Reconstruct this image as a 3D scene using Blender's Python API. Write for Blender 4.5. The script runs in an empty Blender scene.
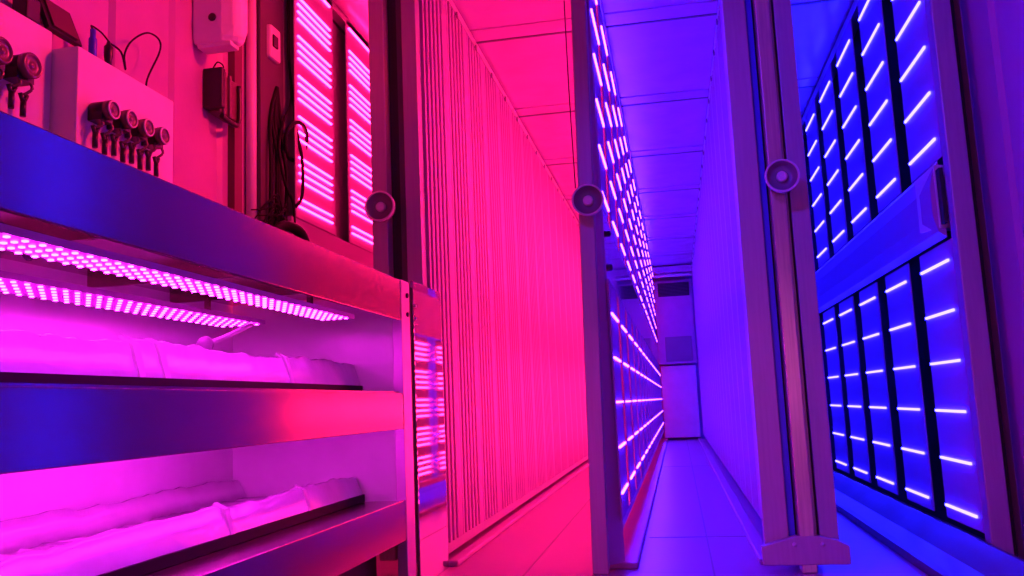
import bpy, math, random
from mathutils import Vector, Matrix
random.seed(7)
scene = bpy.context.scene
COL = scene.collection

# ------------------------------------------------------------------ materials
def new_mat(name):
    m = bpy.data.materials.new(name); m.use_nodes = True
    nt = m.node_tree; nt.nodes.clear()
    out = nt.nodes.new('ShaderNodeOutputMaterial')
    return m, nt, out

def surf(name, col, rough=.4, metal=0.0, spec=.5, var=.06, scale=6.0, bump=0.0, bscale=40.0, stretch=(1, 1, 1), rvar=.05):
    m, nt, out = new_mat(name)
    N, L = nt.nodes, nt.links
    p = N.new('ShaderNodeBsdfPrincipled')
    p.inputs['Metallic'].default_value = metal
    p.inputs['Specular IOR Level'].default_value = spec
    tc = N.new('ShaderNodeTexCoord'); mp = N.new('ShaderNodeMapping'); mp.inputs['Scale'].default_value = stretch
    L.new(tc.outputs['Object'], mp.inputs['Vector'])
    nz = N.new('ShaderNodeTexNoise'); nz.inputs['Scale'].default_value = scale; nz.inputs['Detail'].default_value = 4
    L.new(mp.outputs['Vector'], nz.inputs['Vector'])
    cr = N.new('ShaderNodeValToRGB')
    cr.color_ramp.elements[0].position = .3; cr.color_ramp.elements[1].position = .7
    cr.color_ramp.elements[0].color = tuple(max(0, c * (1 - var)) for c in col) + (1,)
    cr.color_ramp.elements[1].color = tuple(min(1, c * (1 + var)) for c in col) + (1,)
    L.new(nz.outputs['Fac'], cr.inputs['Fac']); L.new(cr.outputs['Color'], p.inputs['Base Color'])
    mr = N.new('ShaderNodeMapRange')
    mr.inputs['To Min'].default_value = max(.02, rough - rvar); mr.inputs['To Max'].default_value = min(1, rough + rvar)
    L.new(nz.outputs['Fac'], mr.inputs['Value']); L.new(mr.outputs['Result'], p.inputs['Roughness'])
    if bump:
        n2 = N.new('ShaderNodeTexNoise'); n2.inputs['Scale'].default_value = bscale; n2.inputs['Detail'].default_value = 3
        L.new(mp.outputs['Vector'], n2.inputs['Vector'])
        b = N.new('ShaderNodeBump'); b.inputs['Strength'].default_value = bump; b.inputs['Distance'].default_value = .01
        L.new(n2.outputs['Fac'], b.inputs['Height']); L.new(b.outputs['Normal'], p.inputs['Normal'])
    L.new(p.outputs['BSDF'], out.inputs['Surface'])
    return m

def glow(name, col, s):
    m, nt, out = new_mat(name)
    e = nt.nodes.new('ShaderNodeEmission'); e.inputs['Color'].default_value = tuple(col) + (1,); e.inputs['Strength'].default_value = s
    nt.links.new(e.outputs['Emission'], out.inputs['Surface'])
    return m

PINK = (1.0, .0130, .145); BLUE = (.050, .0080, 1.0); MAGENTA = (1.0, .012, .95)
M = dict(
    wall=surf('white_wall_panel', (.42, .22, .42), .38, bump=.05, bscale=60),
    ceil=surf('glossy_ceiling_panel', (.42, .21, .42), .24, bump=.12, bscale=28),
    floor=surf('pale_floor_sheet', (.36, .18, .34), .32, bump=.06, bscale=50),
    trim=surf('grey_trim', (.22, .19, .22), .4),
    seam=surf('dark_seam', (.10, .09, .10), .6),
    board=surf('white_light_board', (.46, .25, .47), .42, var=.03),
    dark=surf('near_black_parts_and_shade', (.022, .02, .022), .6, var=.2),  # near black: real dark parts, and shade in slots, gaps and recesses
    alu=surf('brushed_aluminium', (.66, .64, .62), .32, metal=.75, stretch=(30, 30, 1), scale=5),
    post=surf('satin_grey_post', (.42, .40, .40), .42, metal=.25, stretch=(20, 20, 1)),
    bar=surf('bare_aluminium_bar', (.60, .62, .40), .3, metal=.55, stretch=(30, 30, 1), var=.12),
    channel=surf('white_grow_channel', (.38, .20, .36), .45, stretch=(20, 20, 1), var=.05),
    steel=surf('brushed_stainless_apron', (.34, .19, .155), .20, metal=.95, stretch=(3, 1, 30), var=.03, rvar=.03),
    mirror=surf('polished_stainless_end_panel', (.60, .59, .60), .05, metal=.85, var=.03, rvar=.015),
    liner=surf('white_glossy_liner', (.82, .82, .83), .22, spec=.7, bump=.10, bscale=30),
    slot_shade=surf('dark_slot_shade', (.05, .03, .03), .8, var=.2),  # dark stand-in for the shade inside the channel grooves
    foil=surf('crinkled_foil', (.78, .78, .79), .2, metal=.15, spec=.8, bump=.22, bscale=22),
    plastic=surf('off_white_plastic', (.78, .76, .74), .35),
    grey=surf('grey_enclosure', (.66, .64, .66), .42),
    black=surf('black_plastic', (.018, .016, .018), .35, var=.25),
    rubber=surf('black_rubber', (.007, .006, .007), .6, spec=.2, var=.25),
    smoke=surf('dark_translucent_tube', (.16, .10, .10), .25),
    knob=surf('purple_grey_knob', (.22, .20, .22), .4),
    ring=surf('pale_ring', (.72, .66, .70), .35),
    brown=surf('dark_brown_screen', (.10, .05, .045), .3),
    bluep=surf('blue_plastic', (.05, .05, .62), .4),
    satin=surf('satin_stainless_post', (.55, .50, .52), .42, metal=.8, var=.03),
    tray=surf('drip_tray_sheet', (.09, .07, .09), .38, metal=0, spec=.25, bump=.25, bscale=5),
    pink_led=glow('pink_led', PINK, 40), blue_led=glow('blue_led', (.011, .0085, 1.0), 95), violet_led=glow('violet_led', BLUE, 95), mag_led=glow('magenta_led', MAGENTA, 62),
)

# ------------------------------------------------------------------ mesh helper
class MB:
    def __init__(s): s.v = []; s.f = []; s.smooth = []
    def add(s, vs, fs, smooth=False):
        o = len(s.v); s.v += [tuple(v) for v in vs]
        for f in fs: s.f.append([i + o for i in f]); s.smooth.append(smooth)
    def box(s, x0, x1, y0, y1, z0, z1):
        s.add([(x, y, z) for x in (x0, x1) for y in (y0, y1) for z in (z0, z1)],
              [(0, 1, 3, 2), (4, 6, 7, 5), (0, 4, 5, 1), (2, 3, 7, 6), (0, 2, 6, 4), (1, 5, 7, 3)]); return s
    def prism(s, poly, axis, a, b, smooth=False):
        n = len(poly)
        def P(u, v, w):
            return {'z': (u, v, w), 'y': (u, w, v), 'x': (w, u, v)}[axis]
        vs = [P(u, v, a) for u, v in poly] + [P(u, v, b) for u, v in poly]
        fs = [(i, (i + 1) % n, n + (i + 1) % n, n + i) for i in range(n)]
        s.add(vs, fs, smooth); s.add(vs, [tuple(range(n))[::-1], tuple(range(n, 2 * n))]); return s
    def lathe(s, c, axis, prof, seg=24, ring=False):
        # prof: list of (radius, along)
        vs = []
        if ring: prof = list(prof) + [prof[0]]
        for r, t in prof:
            for k in range(seg):
                a = 2 * math.pi * k / seg; u, v = r * math.cos(a), r * math.sin(a)
                d = {'x': (t, u, v), 'y': (u, t, v), 'z': (u, v, t)}[axis]
                vs.append((c[0] + d[0], c[1] + d[1], c[2] + d[2]))
        fs = [(i * seg + k, i * seg + (k + 1) % seg, (i + 1) * seg + (k + 1) % seg, (i + 1) * seg + k) for i in range(len(prof) - 1) for k in range(seg)]
        s.add(vs, fs, True)
        if not ring: s.add(vs, [tuple(range(seg)), tuple(range((len(prof) - 1) * seg, len(prof) * seg))])
        return s
    def tube(s, pts, r, seg=8, sub=6):
        P = [Vector(p) for p in pts]
        if len(P) > 2:                                  # Catmull-Rom
            Q = []
            for i in range(len(P) - 1):
                a, b, c, d = P[max(i - 1, 0)], P[i], P[i + 1], P[min(i + 2, len(P) - 1)]
                for k in range(sub):
                    t = k / sub
                    Q.append(.5 * ((2 * b) + (c - a) * t + (2 * a - 5 * b + 4 * c - d) * t * t + (3 * b - a - 3 * c + d) * t ** 3))
            P = Q + [P[-1]]
        vs = []; up = Vector((.31, .2, .93))
        for i, p in enumerate(P):
            t = (P[min(i + 1, len(P) - 1)] - P[max(i - 1, 0)]).normalized()
            u = t.cross(up)
            if u.length < .05: u = t.cross(Vector((1, 0, 0)))
            u.normalize(); w = t.cross(u)
            for k in range(seg):
                a = 2 * math.pi * k / seg; vs.append(p + r * (math.cos(a) * u + math.sin(a) * w))
        n = len(P)
        fs = [(i * seg + k, i * seg + (k + 1) % seg, (i + 1) * seg + (k + 1) % seg, (i + 1) * seg + k) for i in range(n - 1) for k in range(seg)]
        s.add(vs, fs, True); s.add(vs, [tuple(range(seg)), tuple(range((n - 1) * seg, n * seg))]); return s
    def build(s, name, mat, parent=None, bevel=0.0, bseg=2, off=None):
        o3 = Vector((0, 0, 0)) if parent is None else root_loc(parent)
        if off is not None: o3 = Vector(off)
        me = bpy.data.meshes.new(name)
        me.from_pydata([tuple(Vector(v) - o3) for v in s.v], [], s.f)
        for p, sm in zip(me.polygons, s.smooth): p.use_smooth = sm
        me.validate(); me.update()
        import bmesh
        bm = bmesh.new(); bm.from_mesh(me); bmesh.ops.remove_doubles(bm, verts=bm.verts, dist=1e-6)
        bmesh.ops.recalc_face_normals(bm, faces=bm.faces); bm.to_mesh(me); bm.free()
        me.materials.append(M[mat] if isinstance(mat, str) else mat)
        ob = bpy.data.objects.new(name, me); COL.objects.link(ob)
        if parent is not None: ob.parent = parent
        elif off is not None: ob.location = off
        if bevel:
            b = ob.modifiers.new('bevel', 'BEVEL'); b.width = bevel; b.segments = bseg; b.limit_method = 'ANGLE'
        return ob

def root_loc(o):
    while o.parent is not None: o = o.parent
    return Vector(o.get('_base', tuple(o.location))) if False else Vector(o.location)

def thing(name, label, cat, loc, group=None):
    o = bpy.data.objects.new(name, None); o.empty_display_size = .1; COL.objects.link(o)
    o.location = loc; o['label'] = label; o['category'] = cat
    if group: o['group'] = group
    return o
def tag(o, label, cat, group=None):
    o['label'] = label; o['category'] = cat
    if group: o['group'] = group
    return o
def struct(o):
    o['kind'] = 'structure'; return o
def box(*a): return MB().box(*a)
def quad_slab(mb, a, b, c_, d, n, t):
    A = [Vector(v) for v in (a, b, c_, d)]; n = Vector(n).normalized() * t
    mb.add([tuple(v) for v in A] + [tuple(v + n) for v in A], [(0, 1, 2, 3), (7, 6, 5, 4), (0, 4, 5, 1), (1, 5, 6, 2), (2, 6, 7, 3), (3, 7, 4, 0)]); return mb
def copy_to(o, parent, loc):
    c = o.copy(); COL.objects.link(c); c.parent = parent; c.location = loc; return c

# ------------------------------------------------------------------ room shell (12 m container)
XL, XR, YN, YF, ZC = -1.42, .985, -1.1, 12.0, 2.30
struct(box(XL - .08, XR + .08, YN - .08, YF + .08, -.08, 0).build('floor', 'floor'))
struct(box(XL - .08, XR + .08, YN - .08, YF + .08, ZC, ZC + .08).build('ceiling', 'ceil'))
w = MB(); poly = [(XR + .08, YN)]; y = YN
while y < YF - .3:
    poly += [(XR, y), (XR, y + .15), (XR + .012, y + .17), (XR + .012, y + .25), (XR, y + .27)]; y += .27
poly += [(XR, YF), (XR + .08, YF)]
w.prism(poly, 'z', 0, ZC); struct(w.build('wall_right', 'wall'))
struct(box(XL, XR, YF, YF + .08, 0, ZC).build('wall_back', 'wall'))
struct(box(XL, XR, YN - .08, YN, 0, ZC).build('wall_front', 'wall'))
w = MB()                                             # left wall with shallow vertical ribs
poly = [(XL - .08, YN)]
y = YN
while y < YF - .3:
    poly += [(XL, y), (XL, y + .20), (XL - .012, y + .215), (XL - .012, y + .265), (XL, y + .28)]
    y += .28
poly += [(XL, YF), (XL - .08, YF)]
w.prism(poly, 'z', 0, ZC)
struct(w.build('wall_left', 'wall'))
n = 0
yb = 1.625
while yb < 11.5:                                     # ceiling battens across the width
    n += 1
    struct(box(XL, XR, yb - .125, yb, ZC - .005, ZC).build('trim_%d' % n, 'ceil'))
    n += 1
    struct(box(XL, XR, yb, yb + .016, ZC - .008, ZC).build('trim_%d' % n, 'seam'))
    yb += 1.133
for x, a, b in ((-.53, -1, 12), (.075, -1, 12)):     # floor seams
    n += 1
    struct(box(x - .003, x + .003, a, b, 0, .0015).build('trim_%d' % n, 'trim'))
for yy in (3.6, 7.25):
    n += 1
    struct(box(-.15, .25, yy, yy + .006, 0, .0016).build('trim_%d' % n, 'trim'))
struct(box(-.30, -.165, 2.95, 11.9, 0, .022).build('trim_%d' % (n + 1), 'floor', bevel=.006))
struct(box(.225, .275, 3.0, 11.9, 0, .02).build('trim_%d' % (n + 2), 'floor', bevel=.006))
struct(box(-.83, -.79, 3.02, 11.9, 0, .02).build('trim_%d' % (n + 3), 'floor', bevel=.006))

# ------------------------------------------------------------------ LED walls
PITCH, Y0, NCOL = .535, 2.975, 16
def knob(parent, x, y, z):
    k = MB().lathe((x, y, z), 'y', [(.022, .05), (.030, .02), (.046, .012), (.052, 0), (.053, -.024), (.047, -.024), (.045, -.004), (.022, -.001), (.018, -.001)], 36).build('knob', 'knob', parent)
    MB().lathe((x, y, z), 'y', [(.017, 0), (.017, -.014), (.011, -.018), (.006, -.014)], 20).build('hub', 'ring', k)
    MB().lathe((x, y, z), 'y', [(.0540, -.014), (.0540, -.024), (.0505, -.028), (.047, -.024)], 36, True).build('rim', 'ring', k)
    return k

def strip_mb(mb, x, nx, y, z, L=.318, h=.0085, t=.006):
    a, b = (x, x + nx * t)
    mb.box(min(a, b), max(a, b), y, y + L, z - h / 2, z + h / 2)

def led_wall(root, face, back, nx, rows_up, rows_lo, mat, sh=.0085, yo=0.0, up=(1.29, 2.25), lo=(.09, 1.0), n_ind=8, ncol=NCOL, nstuff=None, max_ind=100):
    """white boards split by open slots; every near strip is a piece of its board"""
    proto = None; rest = MB(); used = 0
    base = root_loc(root)
    for k in range(ncol):
        y = Y0 + k * PITCH
        for (z0, z1), rows in ((up, rows_up), (lo, rows_lo)):
            if z0 is None: continue
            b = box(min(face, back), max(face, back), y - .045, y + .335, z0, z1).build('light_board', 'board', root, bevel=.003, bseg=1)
            for z in rows:
                if k < n_ind and used < max_ind:
                    if proto is None:
                        mb = MB(); strip_mb(mb, face, nx, y + yo, z, h=sh)
                        proto = mb.build('light_strip', mat, b); proto_at = (y, z)
                    else:
                        copy_to(proto, b, (0, y - proto_at[0], z - proto_at[1]))
                    used += 1
                elif nstuff is None or k < nstuff:
                    strip_mb(rest, face, nx, y + yo, z, h=sh)
    if rest.v:
        o = rest.build('distant_light_strips', mat, root); o['kind'] = 'stuff'

# right wall: blue, faces the aisle
ZUP = [1.36 + .159 * k for k in range(6)]; ZLO = [.955 - .162 * k for k in range(6)]
r = thing('led_wall', 'blue-lit LED wall with widely spaced white strips along right container wall', 'grow light', (.93, 2.88, 0))
led_wall(r, .89, .896, -1, ZUP, ZLO, 'blue_led', up=(1.29, 2.24), lo=(.10, 1.02), max_ind=96)
box(.955, .975, 2.93, 11.6, .05, 2.25).build('slot_backing', 'dark', r)  # near-black sheet added behind the open slots to make them dark
box(.885, .945, 2.86, 2.915, 0.0, 2.27).build('end_post', 'post', r, bevel=.004)
box(.945, .962, 2.885, 2.915, 0.0, 2.27).build('edge_channel', 'dark', r)
box(.895, .95, 2.915, 11.6, 2.24, 2.285).build('top_rail', 'alu', r)
mb = MB().prism([(.892, 1.03), (.868, 1.05), (.856, 1.10), (.856, 1.20), (.870, 1.26), (.888, 1.285)], 'y', 2.975, 11.6)
mb.build('wire_duct', 'board', r)
mb = MB()
vs = [(.853, 3.13, 1.075), (.853, 3.13, 1.255), (.872, 2.965, 1.272), (.872, 2.965, 1.06), (.95, 3.13, 1.075), (.95, 3.13, 1.25), (.95, 2.985, 1.265), (.95, 2.985, 1.06)]
mb.add(vs, [(0, 1, 2, 3), (4, 7, 6, 5), (1, 5, 6, 2), (0, 3, 7, 4), (3, 2, 6, 7), (0, 4, 5, 1)])
mb.build('duct_end_cap', 'plastic', r)
box(.874, .886, 2.925, 2.962, 1.07, 1.25).build('duct_gap_shade', 'dark', r)  # near-black block put in for the shade of the recess by the cap
t = MB().prism([(.69, 0.0), (.69, .030), (.712, .030), (.732, .016), (.80, .028), (.870, .082), (.881, .082), (.881, 0.0)], 'y', 2.2, 11.6)
tag(t.build('drip_tray', 'tray', None, off=(.8, 2.2, 0)), 'shiny sloping drip tray on the floor below the right-hand blue LED wall', 'tray')

# left wall: pink, dense groups of four strips
GRP = [1.505 + .16 * g - .03 * i for g in range(5) for i in range(4)] + [1.345, 1.316, 2.25]
l = thing('led_wall', 'pink-lit LED wall with slanting close rows of strips at left, behind the knobbed post', 'grow light', (-1.38, 2.88, 0))
led_wall(l, -1.34, -1.347, 1, GRP, [], 'pink_led', sh=.0058, yo=-.022, up=(1.27, 2.29), lo=(.10, 1.0), n_ind=2, ncol=8, nstuff=6)
box(-1.405, -1.39, 2.93, 7.2, .05, 2.26).build('slot_backing', 'post', l)
box(-1.375, -1.345, 2.90, 7.2, 1.0, 1.27).build('wire_duct', 'board', l)
box(-1.38, -1.34, 2.90, 7.2, 2.265, 2.295).build('top_rail', 'alu', l)
box(-1.395, -1.385, 2.74, 2.925, .05, 2.28).build('cable_channel', 'seam', l)

# central wall: blue to the right, pink to the left; hangs a little out of plumb
c = thing('led_wall', 'free-hanging LED wall in the middle, dark end post, blue strips facing right', 'grow light', (-.25, 2.88, 0))
ZUPC = [1.285 + .171 * k for k in range(6)]; ZLOC = [.845 - .150 * k for k in range(5)]
led_wall(c, -.220, -.226, 1, ZUPC, [], 'violet_led', up=(1.215, 2.25), lo=(None, None), max_ind=54, n_ind=9, sh=.0068, yo=.03)
led_wall(c, -.205, -.211, 1, [], ZLOC, 'violet_led', up=(None, None), lo=(.155, .965), max_ind=45, n_ind=9, sh=.0068, yo=-.03)
mb = MB()
GC = [1.505 + .16 * g - .03 * i for g in range(5) for i in range(4)] + [1.345, 1.316, 1.286] + [.92 - .16 * g - .03 * i for g in range(5) for i in range(4)]
for k in range(NCOL):
    for z in GC:
        xq = -.2265 if z > 1.1 else -.2115; yq = Y0 + k * PITCH
        mb.add([(xq, yq, z - .0045), (xq, yq + .318, z - .0045), (xq, yq + .318, z + .0045), (xq, yq, z + .0045)], [(0, 1, 2, 3)])
o = mb.build('pink_light_strips', 'pink_led', c); o['kind'] = 'stuff'
MB().prism([(-.306, .0), (-.254, .0), (-.220, 2.285), (-.272, 2.285)], 'y', 2.86, 2.905).build('end_post', 'post', c, bevel=.004)
quad_slab(MB(), (-.262, 2.907, .02), (-.207, 2.962, .02), (-.222, 2.955, 2.25), (-.230, 2.907, 2.25), (-.5, .5, 0), .004).build('edge_plate', 'board', c)
box(-.232, -.216, 2.965, 11.6, .967, 1.213).build('wire_duct', 'mirror', c)
box(-.240, -.216, 2.926, 11.6, 2.252, 2.285).build('top_rail', 'alu', c)
box(-.240, -.2085, 2.97, 11.6, .125, .153).build('bottom_rail', 'alu', c)
knob(c, -.250, 2.82, 1.212)
for z in (1.01, 1.13): MB().lathe((-.217, 2.99, z), 'x', [(.012, 0), (.012, .02), (.005, .024)], 12).build('bolt', 'black', c)
tag(MB().tube([(-.303, 2.90, 2.29), (-.304, 2.90, 1.7), (-.299, 2.90, 1.28)], .002).build('hanging_cable', 'rubber', None, off=(-.303, 2.9, 1.28)), 'thin cable hanging from the ceiling beside the middle dark post', 'cable')

# ------------------------------------------------------------------ grow walls
def grow_panel_mb(face, back, nx, y):
    """white panel with five deep vertical slots and one wide flat"""
    P = [(back, y)]
    P.append((face, y))
    yy = y + .022
    for k in range(5):
        g = .030
        P += [(face, yy), (face - nx * .004, yy + .002), (face - nx * .034, yy + .002), (face - nx * .034, yy + g - .002), (face - nx * .004, yy + g - .002), (face, yy + g)]
        yy += .057
    P += [(face, y + .356), (back, y + .356)]
    return MB().prism(P, 'z', .07, 2.235)
def grow_wall(root, face, back, nx, y0, n):
    base = root_loc(root); proto = None
    for k in range(n):
        if proto is None:
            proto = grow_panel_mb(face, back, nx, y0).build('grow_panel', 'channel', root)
            hp = box(*sorted((face - nx * .005, face + nx * .006)), y0 + .17, y0 + .185, 2.225, 2.25).build('hanger', 'trim', proto)
            shade = MB()
            for i in range(5): shade.box(*sorted((face - nx * .033, face - nx * .026)), y0 + .026 + .057 * i, y0 + .048 + .057 * i, .08, 2.22)
            shade = shade.build('slot_shade_strips', 'slot_shade', proto); shade['kind'] = 'stuff'  # dark strips put into the grooves for their shade
        else:
            q = copy_to(proto, root, (0, .36 * k, 0)); copy_to(hp, q, (0, 0, 0)); copy_to(shade, q, (0, 0, 0))
    a, b = sorted((face, back))
    box(a, b - .0, y0, y0 + .36 * n, 2.24, 2.275).build('top_rail', 'alu', root)
    box(a + .02, b - .01, y0, y0 + .36 * n, .03, .068).build('bottom_rail', 'post', root)

g1 = thing('grow_wall', 'pink-lit wall of vertical white growing channels on the left of the aisle', 'grow wall', (-.92, 2.88, 0))
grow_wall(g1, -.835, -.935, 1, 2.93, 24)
box(-.900, -.845, 2.87, 2.925, .05, 2.28).build('end_plate', 'post', g1, bevel=.003)
box(-.928, -.902, 2.90, 2.925, .05, 2.28).build('inner_channel', 'seam', g1)
box(-.962, -.930, 2.905, 2.925, .05, 2.28).build('recess', 'dark', g1)  # shade of the recess put into a near-black colour
box(-1.022, -.964, 2.86, 2.92, .05, 2.28).build('end_bar', 'post', g1, bevel=.004)
knob(g1, -.972, 2.82, 1.252)

g2 = thing('grow_wall', 'blue-lit wall of vertical white growing channels on the right of the aisle', 'grow wall', (.36, 2.88, 0))
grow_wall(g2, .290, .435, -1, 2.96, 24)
box(.238, .312, 2.895, 2.955, .06, 2.28).build('end_plate', 'post', g2, bevel=.003)
box(.404, .462, 2.895, 2.955, .06, 2.28).build('end_plate', 'post', g2, bevel=.003)
box(.312, .404, 2.935, 2.955, .06, 2.28).build('recess', 'dark', g2)  # back of the recess coloured near black for its shade
box(.314, .334, 2.915, 2.935, .06, 2.28).build('blue_strip', 'bluep', g2)  # strip coloured blue, between the left end plate and the bar
box(.340, .386, 2.86, 2.93, .0, 2.28).build('end_bar', 'bar', g2, bevel=.004)
box(.391, .399, 2.91, 2.935, .06, 2.28).build('edge_channel', 'post', g2)
knob(g2, .372, 2.815, 1.236)
f = MB().prism([(.225, .025), (.485, .025), (.485, .082), (.452, .098), (.395, .112), (.33, .112), (.272, .096), (.225, .082)], 'y', 2.858, 2.893).build('foot_bracket', 'post', g2, bevel=.003)
for x in (.322, .405): MB().lathe((x, 2.857, .088), 'y', [(.006, 0), (.006, -.006), (.002, -.008)], 10).build('bolt', 'ring', f)

# ------------------------------------------------------------------ nursery workstation
XF = -.82
ws = thing('nursery_workstation', 'long stainless nursery bench with two lit shelves against left wall', 'workbench', (-1.1, .5, 0))
YW0, YW1 = -.9, 2.54
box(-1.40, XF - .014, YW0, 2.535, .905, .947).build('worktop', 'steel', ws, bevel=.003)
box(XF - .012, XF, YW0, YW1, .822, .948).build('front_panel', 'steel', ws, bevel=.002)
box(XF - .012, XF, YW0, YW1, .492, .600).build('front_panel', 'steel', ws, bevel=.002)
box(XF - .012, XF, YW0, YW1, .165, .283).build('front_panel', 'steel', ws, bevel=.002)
p = box(XF - .03, XF + .002, YW1, 2.622, .0, .95).build('end_post', 'satin', ws, bevel=.002)
for z in (.905, .845): MB().lathe((XF + .002, 2.595, z), 'x', [(.008, 0), (.008, .004), (.004, .006)], 12).build('bolt', 'black', p)
box(XF - .03, XF - .015, 2.622, 2.668, .0, .945).build('gap_shade', 'rubber', ws)  # black strip stands in for the shade of the open gap
box(XF - .010, XF + .001, 2.668, 3.0, .0, .963).build('end_panel', 'mirror', ws, bevel=.002)
h = box(XF + .001, XF + .006, 2.650, 2.690, .82, .90).build('hinge', 'mirror', ws, bevel=.002)
MB().lathe((XF + .006, 2.668, .88), 'x', [(.005, 0), (.005, .004)], 10).build('screw', 'ring', h)
MB().lathe((XF + .006, 2.668, .84), 'x', [(.005, 0), (.005, .004)], 10).build('screw', 'ring', h)
box(-1.40, -1.392, YW0, 2.60, .17, .905).build('back_panel', 'liner', ws)
box(-1.39, XF - .03, 2.555, 2.567, .17, .905).build('end_wall', 'liner', ws)
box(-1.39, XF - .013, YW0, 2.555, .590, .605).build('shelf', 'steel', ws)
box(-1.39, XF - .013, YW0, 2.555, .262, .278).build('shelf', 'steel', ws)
for y in (.75, 1.05, 1.35, 1.85, 2.2): box(-1.39, XF - .015, y, y + .012, .875, .905).build('cross_brace', 'steel', ws)
for y in (.75, 1.35, 1.95): box(-1.39, XF - .015, y, y + .012, .55, .59).build('cross_brace', 'steel', ws)
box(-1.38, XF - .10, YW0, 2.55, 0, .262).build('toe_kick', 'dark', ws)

def tray(name, z0, z1, y0, y1, label, ymul):
    x0, x1 = -1.375, -.985
    root = thing(name, label, 'tray', (-1.1, .5, z0))
    mb = MB(); seg = 120; rnd = random.Random(int(z0 * 1000))
    rows = []
    for i in range(seg + 1):
        y = y0 + (y1 - y0) * i / seg
        j = lambda s: rnd.uniform(-s, s)
        zt = z1 + .004 * math.sin(y * 9) + j(.004); zb = z1 - .012 + j(.003)
        rows.append([(x1 + .030, y, z0), (x1 + .026 + j(.001), y, z0 + .03), (x1 + .006 + j(.002), y, zt - .004), (x1 - .008 + j(.003), y, zt), (x1 - .03 + j(.006), y, zb),
                     (x1 - .06 + j(.006), y, z0 + .022 + j(.004)), (x1 - .16, y, z0 + .018 + j(.007)), (x1 - .27, y, z0 + .02 + j(.008)), (x1 - .38, y, z0 + .018 + j(.007)), (x0 + .04, y, z0 + .02), (x0 + .01, y, zt), (x0, y, zt), (x0, y, z0)])
    m = len(rows[0]); vs = [p for r_ in rows for p in r_]
    fs = [(i * m + k, i * m + k + 1, (i + 1) * m + k + 1, (i + 1) * m + k) for i in range(seg) for k in range(m - 1)]
    mb.add(vs, fs, True)
    mb.build('foil_liner', 'foil', root)
    box(x0, x1 + .012, y0, y1, z0 - .0, z0 + .012).build('tray_base', 'rubber', root)
    box(x1 + .02, x1 + .034, y0, y1, z0, z0 + .022).build('tray_rim', 'rubber', root)
    for y in (1.42, 1.50, 2.05) if z0 > .5 else (1.75, 2.15):
        MB().prism([(x1 + .029, z0 + .012), (x1 + .034, z0 + .012), (x1 + .014, z1 - .004), (x1 - .012, z1 + .010), (x1 - .016, z1 + .006), (x1 + .006, z1 - .008)], 'y', y, y + .018).build('strap', 'grey', root)
    return root
tray('growing_tray', .606, .698, YW0 + .02, 2.545, 'foil-lined seedling tray on the upper shelf of the bench under light bars', 1)
tray('growing_tray', .279, .358, YW0 + .02, 2.545, 'foil-lined seedling tray on the lower shelf of the bench', 1)

def light_bar(label, x0, x1, z, y0, y1, group=None, mat='mag_led'):
    root = thing('grow_light_bar', label, 'grow light', ((x0 + x1) / 2, y1, z))
    box(x0, x1, y0, y1, z, z + .012).build('board', 'board', root)
    mb = MB(); y = y0 + .02; nx_ = 5
    while y < y1 - .01:
        for i in range(nx_):
            x = x0 + (x1 - x0) * (i + .5) / nx_
            mb.box(x - .0034, x + .0034, y - .0030, y + .0030, z - .003, z - .0005)
        y += .033
    o = mb.build('led_dots', mat, root); o['kind'] = 'stuff'
    for y in (y0 + .3, (y0 + y1) / 2, y1 - .2): box((x0 + x1) / 2 - .006, (x0 + x1) / 2 + .006, y, y + .012, z + .012, .905 if z > .6 else .59).build('hanger', 'steel', root)
light_bar('dotted magenta LED bar just behind the upper front panel of the bench', -.925, -.842, .798, -.5, 2.2)
light_bar('dotted magenta LED bar deeper inside the upper shelf, towards the back wall', -1.235, -1.11, .800, -.5, 2.22)
light_bar('dotted magenta LED bar above the lower shelf, near its front', -.95, -.86, .515, -.5, 2.2)
light_bar('dotted magenta LED bar above the lower shelf, near the wall', -1.24, -1.11, .515, -.5, 2.2)
nz = thing('water_nozzle', 'small round water nozzle on a thin arm over the upper seedling tray', 'nozzle', (-1.15, 1.95, .72))
MB().lathe((-1.13, 1.93, .728), 'y', [(.004, 0), (.019, .004), (.021, .012), (.019, .02), (.008, .03)], 20).build('nozzle_head', 'knob', nz)
MB().tube([(-1.13, 1.95, .73), (-1.12, 2.03, .755), (-1.10, 2.12, .79)], .006).build('arm', 'grey', nz)
tag(MB().tube([(-.86, .55, .84), (-.88, .85, .838), (-.90, 1.02, .822), (-.94, 1.12, .80)], .007).build('power_cable', 'rubber', None, off=(-.9, .9, .8)), 'black cable running under the bench top to the front light bar', 'cable')

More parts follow.
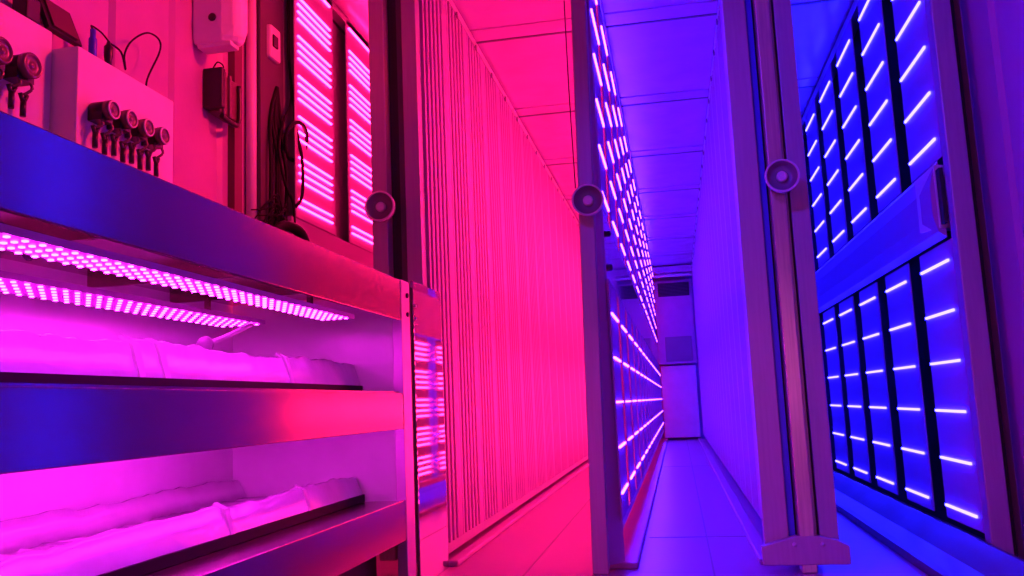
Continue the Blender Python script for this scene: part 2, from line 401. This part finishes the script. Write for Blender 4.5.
# ------------------------------------------------------------------ dosing boxes on the left wall
def pump(parent, x, y, z, r=.027, bright=False):
    b = MB().lathe((x, y, z), 'x', [(r * .9, 0), (r * .95, .006), (r * .95, .04), (r * .8, .042)], 20)
    b.box(x, x + .036, y - r * .9, y + r * .9, z - r * 1.15, z - r * .2)
    b = b.build('dosing_pump', 'black', parent)
    MB().lathe((x + .042, y, z), 'x', [(r, -.004), (r, .010), (r * .82, .014), (r * .78, .010), (r * .3, .009), (r * .25, .012), (.002, .012)], 24).build('pump_head', 'smoke', b)
    if bright: MB().lathe((x + .052, y, z), 'x', [(r * .95, 0), (r * .95, .003), (r * .80, .004), (r * .78, .002)], 24, True).build('clear_ring', 'ring', b)
    for d, l, dz in ((-.016, .035, 0), (.018, .042, .006)):
        MB().tube([(x + .030, y + d, z - r * .9), (x + .034, y + d + .004, z - r - .015), (x + .022, y + d - .006, z - r - l + .012)], .0035, 6).build('tube', 'smoke', b)
        q = MB(); zz = z - r - l
        q.tube([(x + .022, y + d - .006, zz - .036), (x + .022, y + d - .006, zz)], .0062, 8)
        q.tube([(x + .022, y + d - .006, zz - .005), (x + .022, y + d - .016, zz + .014)], .0048, 8)
        q.tube([(x + .022, y + d - .006, zz - .005), (x + .022, y + d + .004, zz + .014)], .0048, 8)
        q.build('tube_connector', 'black', b)
bx = thing('dosing_box', 'grey wall box with black pumps, the nearer one at left edge', 'control box', (-1.39, 1.3, .95))
box(-1.42, -1.36, 1.0, 1.672, 1.0, 1.447).build('enclosure', 'grey', bx, bevel=.004)
for y in (1.385, 1.467, 1.550): pump(bx, -1.36, y, 1.312, .028)
b2 = thing('dosing_box', 'pale wall box with four black pumps and dangling tubes, farther along the wall', 'control box', (-1.35, 1.86, .95))
box(-1.42, -1.295, 1.674, 2.06, 1.0, 1.408).build('enclosure', 'grey', b2, bevel=.004)
for i in range(4): pump(b2, -1.295, 1.732 + .068 * i, 1.268, .023, True)
tb = thing('tablet', 'dark tablet in a thin frame leaning on top of the pump boxes', 'tablet', (-1.37, 1.73, 1.447))
quad_slab(MB(), (-1.352, 1.650, 1.449), (-1.352, 1.762, 1.449), (-1.385, 1.757, 1.535), (-1.385, 1.650, 1.535), (-.9, 0, -.35), .012).build('frame', 'black', tb)
quad_slab(MB(), (-1.3535, 1.664, 1.457), (-1.3535, 1.748, 1.457), (-1.382, 1.745, 1.528), (-1.382, 1.664, 1.528), (.9, 0, .35), .004).build('screen', 'brown', tb)
tag(box(-1.405, -1.365, 1.595, 1.638, 1.449, 1.505).build('power_adapter', 'black', None, bevel=.004, off=(-1.385, 1.6, 1.449)), 'small black adapter on the near box beside the tablet', 'adapter')
cn = thing('cable_connector', 'upright blue cable connector on the far pump box', 'connector', (-1.37, 1.87, 1.408))
MB().lathe((-1.36, 1.81, 1.408), 'z', [(.010, 0), (.010, .08), (.007, .085), (.007, .105)], 12).build('plug_body', 'bluep', cn)
cb = thing('cable_connector', 'upright black cable connector on the far pump box', 'connector', (-1.36, 1.87, 1.408))
MB().lathe((-1.36, 1.87, 1.408), 'z', [(.009, 0), (.009, .05), (.011, .06), (.011, .085), (.006, .09), (.004, .10)], 12).build('plug_body', 'black', cb)
tag(MB().tube([(-1.36, 1.81, 1.513), (-1.38, 1.83, 1.535), (-1.375, 1.86, 1.53), (-1.36, 1.87, 1.508)], .0022, 6).build('wire', 'rubber', None, off=(-1.37, 1.84, 1.51)), 'short thin wire looping between blue and black connectors', 'wire')
tag(MB().tube([(-1.36, 1.872, 1.505), (-1.36, 1.92, 1.50), (-1.36, 1.94, 1.46), (-1.36, 1.935, 1.50), (-1.36, 1.965, 1.55), (-1.36, 2.03, 1.60), (-1.36, 2.085, 1.605), (-1.36, 2.09, 1.57), (-1.36, 2.035, 1.47), (-1.36, 2.03, 1.412)], .0026, 6).build('wire', 'rubber', None, off=(-1.36, 2.0, 1.41)), 'thin wire arching high over the far pump box', 'wire')

# ------------------------------------------------------------------ left wall fittings
hd = thing('soap_dispenser', 'rounded white wall dispenser with small dark window near the ceiling', 'dispenser', (-1.38, 2.4, 1.70))
mb = MB(); vs = []
for z, e in ((1.712, .016), (1.73, .006), (1.762, .0), (2.08, .0)):
    vs += [(-1.42, 2.352 + e * .4, z), (-1.32, 2.352 + e * .4, z), (-1.282 - e, 2.362 + e, z), (-1.264 - e, 2.385, z), (-1.264 - e, 2.415 - e, z), (-1.28 - e, 2.44 - e, z), (-1.42, 2.45 - e, z)]
m = 7
mb.add(vs, [(i * m + k, i * m + (k + 1) % m, (i + 1) * m + (k + 1) % m, (i + 1) * m + k) for i in range(3) for k in range(m)], False)
mb.add(vs, [tuple(range(m)), tuple(range(3 * m, 4 * m))])
mb.build('cover', 'plastic', hd, bevel=.008, bseg=3)
MB().lathe((-1.350, 2.3515, 1.790), 'y', [(.001, .002), (.013, .002), (.013, -.003), (.010, -.005), (.001, -.005)], 16).build('window', 'black', hd)
box(-1.41, -1.295, 2.365, 2.42, 1.700, 1.714).build('spout', 'plastic', hd, bevel=.004)

bk = thing('wall_socket_holder', 'black wall-mounted device with smoky holder below the dispenser', 'holder', (-1.39, 2.48, 1.5))
box(-1.42, -1.352, 2.415, 2.44, 1.522, 1.655).build('body', 'black', bk, bevel=.005)
box(-1.415, -1.372, 2.44, 2.548, 1.515, 1.648).build('smoky_cover', 'brown', bk, bevel=.004)
for y in (2.452, 2.488): box(-1.375, -1.364, y, y + .014, 1.51, 1.655).build('bar', 'smoke', bk, bevel=.003)
MB().tube([(-1.372, 2.45, 1.505), (-1.368, 2.50, 1.497), (-1.368, 2.545, 1.505), (-1.368, 2.556, 1.55), (-1.37, 2.556, 1.64)], .009).build('edge_guard', 'black', bk)
MB().tube([(-1.385, 2.42, 1.655), (-1.37, 2.42, 1.672), (-1.37, 2.455, 1.672), (-1.385, 2.47, 1.652)], .0025, 6).build('handle_wire', 'rubber', bk)
sw = thing('switch_box', 'square pale switch box with dark window beside the vertical pipe', 'switch', (-1.39, 2.78, 1.85))
box(-1.42, -1.368, 2.79, 2.872, 1.842, 1.968).build('box', 'plastic', sw, bevel=.008)
box(-1.369, -1.362, 2.80, 2.838, 1.885, 1.930).build('window', 'black', sw, bevel=.002)
tag(MB().lathe((-1.40, 2.700, 1.0), 'z', [(.018, 0), (.018, 1.29)], 16).build('conduit_pipe', 'grey', None, off=(-1.395, 2.655, 1)), 'thick vertical grey pipe on the wall under the switch box', 'pipe')
tag(box(-1.42, -1.395, 2.575, 2.625, 1.0, 2.29).build('dark_wall_strip', 'brown', None, off=(-1.4, 2.6, 1)), 'dark flat vertical strip left of the grey pipe', 'trunking')  # plain dark strip on the wall
k1 = MB(); rnd = random.Random(3)
tag(MB().tube([(-1.37, 2.945, 2.29), (-1.372, 2.94, 1.95), (-1.365, 2.95, 1.74), (-1.36, 2.87, 1.62), (-1.355, 2.82, 1.50), (-1.35, 2.86, 1.38), (-1.345, 2.915, 1.32), (-1.345, 2.925, 1.20)], .0055).build('hanging_wire', 'rubber', None, off=(-1.36, 2.9, 1.2)), 'thin dark cord bowing away from the pink LED wall edge', 'cord')
tag(MB().tube([(-1.355, 2.955, 2.29), (-1.352, 2.957, 1.9), (-1.35, 2.945, 1.66), (-1.33, 2.962, 1.50), (-1.33, 2.96, 1.36), (-1.34, 2.925, 1.31)], .0065).build('hanging_wire', 'rubber', None, off=(-1.35, 2.95, 1.3)), 'straight dark cord hanging along the pink LED wall edge', 'cord')
ring = [(-1.345 + .02 * math.sin(a), 2.945 + .085 * math.cos(a), 1.565 + .068 * math.sin(a)) for a in [i * .45 for i in range(15)]]
tag(MB().tube(ring, .008).build('cable_coil', 'rubber', None, off=(-1.345, 2.94, 1.56)), 'loose round loop of dark cable in front of the pink strips', 'cable')
tag(MB().tube([(-1.32, 2.66, 1.12), (-1.31, 2.73, 1.19), (-1.29, 2.79, 1.20), (-1.27, 2.84, 1.16), (-1.26, 2.86, 1.0)], .019, 10).build('hose', 'rubber', None, off=(-1.25, 2.8, 1.0)), 'thick black hose arching up behind the bench top', 'hose')
mb = MB()
for i in range(9):
    y0 = 2.70 + rnd.uniform(-.04, .05)
    mb.tube([(-1.38, y0, 1.16 + rnd.uniform(0, .1)), (-1.35 + rnd.uniform(-.02, .02), y0 + .07, 1.27 + rnd.uniform(-.03, .06)), (-1.35, y0 + .12, 1.24 + rnd.uniform(-.05, .05)), (-1.36, 2.90, 1.30 + rnd.uniform(-.05, .03))], .0025, 6, 4)
o = tag(mb.build('wire_tangle', 'rubber', None, off=(-1.36, 2.75, 1.16)), 'tangle of thin wires by the foot of the grey pipe', 'wires'); o['kind'] = 'stuff'
mb = MB()
for i in range(6):
    y0 = 2.79 + i * .022
    mb.tube([(-1.38, y0, 1.10), (-1.378 + rnd.uniform(0, .02), y0 + rnd.uniform(-.02, .02), 1.4), (-1.38, y0 + rnd.uniform(-.02, .02), 1.62), (-1.38, 2.86, 1.75)], .007, 6)
o = tag(mb.build('cable_bundle', 'rubber', None, off=(-1.38, 2.85, 1.1)), 'bundle of thick dark cables between pipe and pink LED wall', 'cables'); o['kind'] = 'stuff'

# ------------------------------------------------------------------ far end: air handling unit
au = thing('air_handler', 'air handling cabinet with dark louvred grille on the far end wall', 'air conditioner', (0, 11.9, 0))
box(-.22, .28, 11.72, 11.98, 1.00, 2.12).build('cabinet', 'wall', au, bevel=.008)
g = box(-.17, .24, 11.70, 11.722, 1.905, 2.085).build('grille', 'dark', au)
for i in range(9): quad_slab(MB(), (-.165, 11.70, 1.915 + .019 * i), (.235, 11.70, 1.915 + .019 * i), (.235, 11.685, 1.922 + .019 * i), (-.165, 11.685, 1.922 + .019 * i), (0, .3, 1), .003).build('louvre', 'seam', g)
box(-.12, .23, 11.705, 11.72, 1.03, 1.36).build('access_door', 'trim', au, bevel=.004)
tag(box(-.9, .9, 11.5, 11.98, 2.20, 2.285).build('ceiling_duct', 'wall', None, bevel=.005, off=(0, 11.7, 2.2)), 'flat duct under the ceiling at the far end', 'duct')
tag(MB().tube([(-.9, 11.55, 2.165), (.9, 11.55, 2.165)], .02).build('cross_pipe', 'grey', None, off=(0, 11.55, 2.165)), 'horizontal pipe crossing under the far ceiling duct', 'pipe')
tag(box(-.20, .26, 11.80, 11.99, .03, .98).build('lower_cabinet', 'grey', None, bevel=.006, off=(0, 11.9, .0)), 'plain cabinet on the floor under the air handler', 'cabinet')

# ------------------------------------------------------------------ added fill lights in the entrance zone
def area(name, loc, rot, size, col, e):
    ld = bpy.data.lights.new(name, 'AREA'); ld.shape = 'RECTANGLE'; ld.size, ld.size_y = size; ld.energy = e; ld.color = col
    o = bpy.data.objects.new(name, ld); COL.objects.link(o); o.location = loc; o.rotation_euler = rot; return o
def aim(o, tgt):
    d = Vector(tgt) - o.location; o.rotation_euler = d.to_track_quat('-Z', 'Y').to_euler()
def spot(name, loc, tgt, deg, col, e, r=.12):
    ld = bpy.data.lights.new(name, 'SPOT'); ld.energy = e; ld.color = col; ld.spot_size = math.radians(deg); ld.spot_blend = .6; ld.shadow_soft_size = r
    o = bpy.data.objects.new(name, ld); COL.objects.link(o); o.location = loc; aim(o, tgt)
spot('pink_wall_fill', (.25, 2.35, 2.2), (-1.4, 2.15, 1.7), 66, (1, .016, .05), 190)  # unseen pink fill added to redden the left wall
spot('blue_wall_fill', (-.55, .8, 2.1), (.98, 2.35, 1.1), 75, (.06, .012, 1), 150)  # unseen blue fill added for the near right wall
aim(area('post_front_fill', (.25, -.95, .7), (0, 0, 0), (.6, .5), (1, .13, .62), 8.5), (-.1, 3, .9))  # fill added behind the camera to brighten the post fronts

wd = bpy.data.worlds.new('world'); scene.world = wd; wd.use_nodes = True
wd.node_tree.nodes['Background'].inputs['Color'].default_value = (.1, .01, .1, 1); wd.node_tree.nodes['Background'].inputs['Strength'].default_value = 0.0

GROUPS = {'led_wall': 'LED walls along the aisles', 'grow_wall': 'walls of growing channels', 'grow_light_bar': 'LED bars inside the nursery bench',
          'growing_tray': 'seedling trays in the nursery bench', 'dosing_box': 'pump boxes on the left wall', 'cable_connector': 'connectors on the far pump box', 'wire': 'wires on the far pump box', 'hanging_wire': 'cords beside the pink LED wall'}
for ob in COL.objects:
    st = ob.name.split('.')[0]
    if ob.parent is None and st in GROUPS: ob['group'] = GROUPS[st]

# ------------------------------------------------------------------ camera
cd = bpy.data.cameras.new('camera'); cam = bpy.data.objects.new('camera', cd); COL.objects.link(cam)
cd.sensor_width = 36; cd.lens = 864 / 1024 * 36; cd.clip_start = .02; cd.clip_end = 60
R = Matrix(((0.98141756, 0.06608312, 0.18014603), (0.18721898, -0.12401193, -0.97445887), (-0.04205503, 0.99007781, -0.1340795)))
cam.matrix_world = Matrix.Translation((0, 0, .55)) @ R.to_4x4()
scene.camera = cam
scene.view_settings.view_transform = 'Standard'; scene.view_settings.look = 'None'
scene.view_settings.exposure = 0.0
scene.cycles.max_bounces = 10; scene.cycles.diffuse_bounces = 5; scene.cycles.glossy_bounces = 5
scene.cycles.sample_clamp_indirect = 6
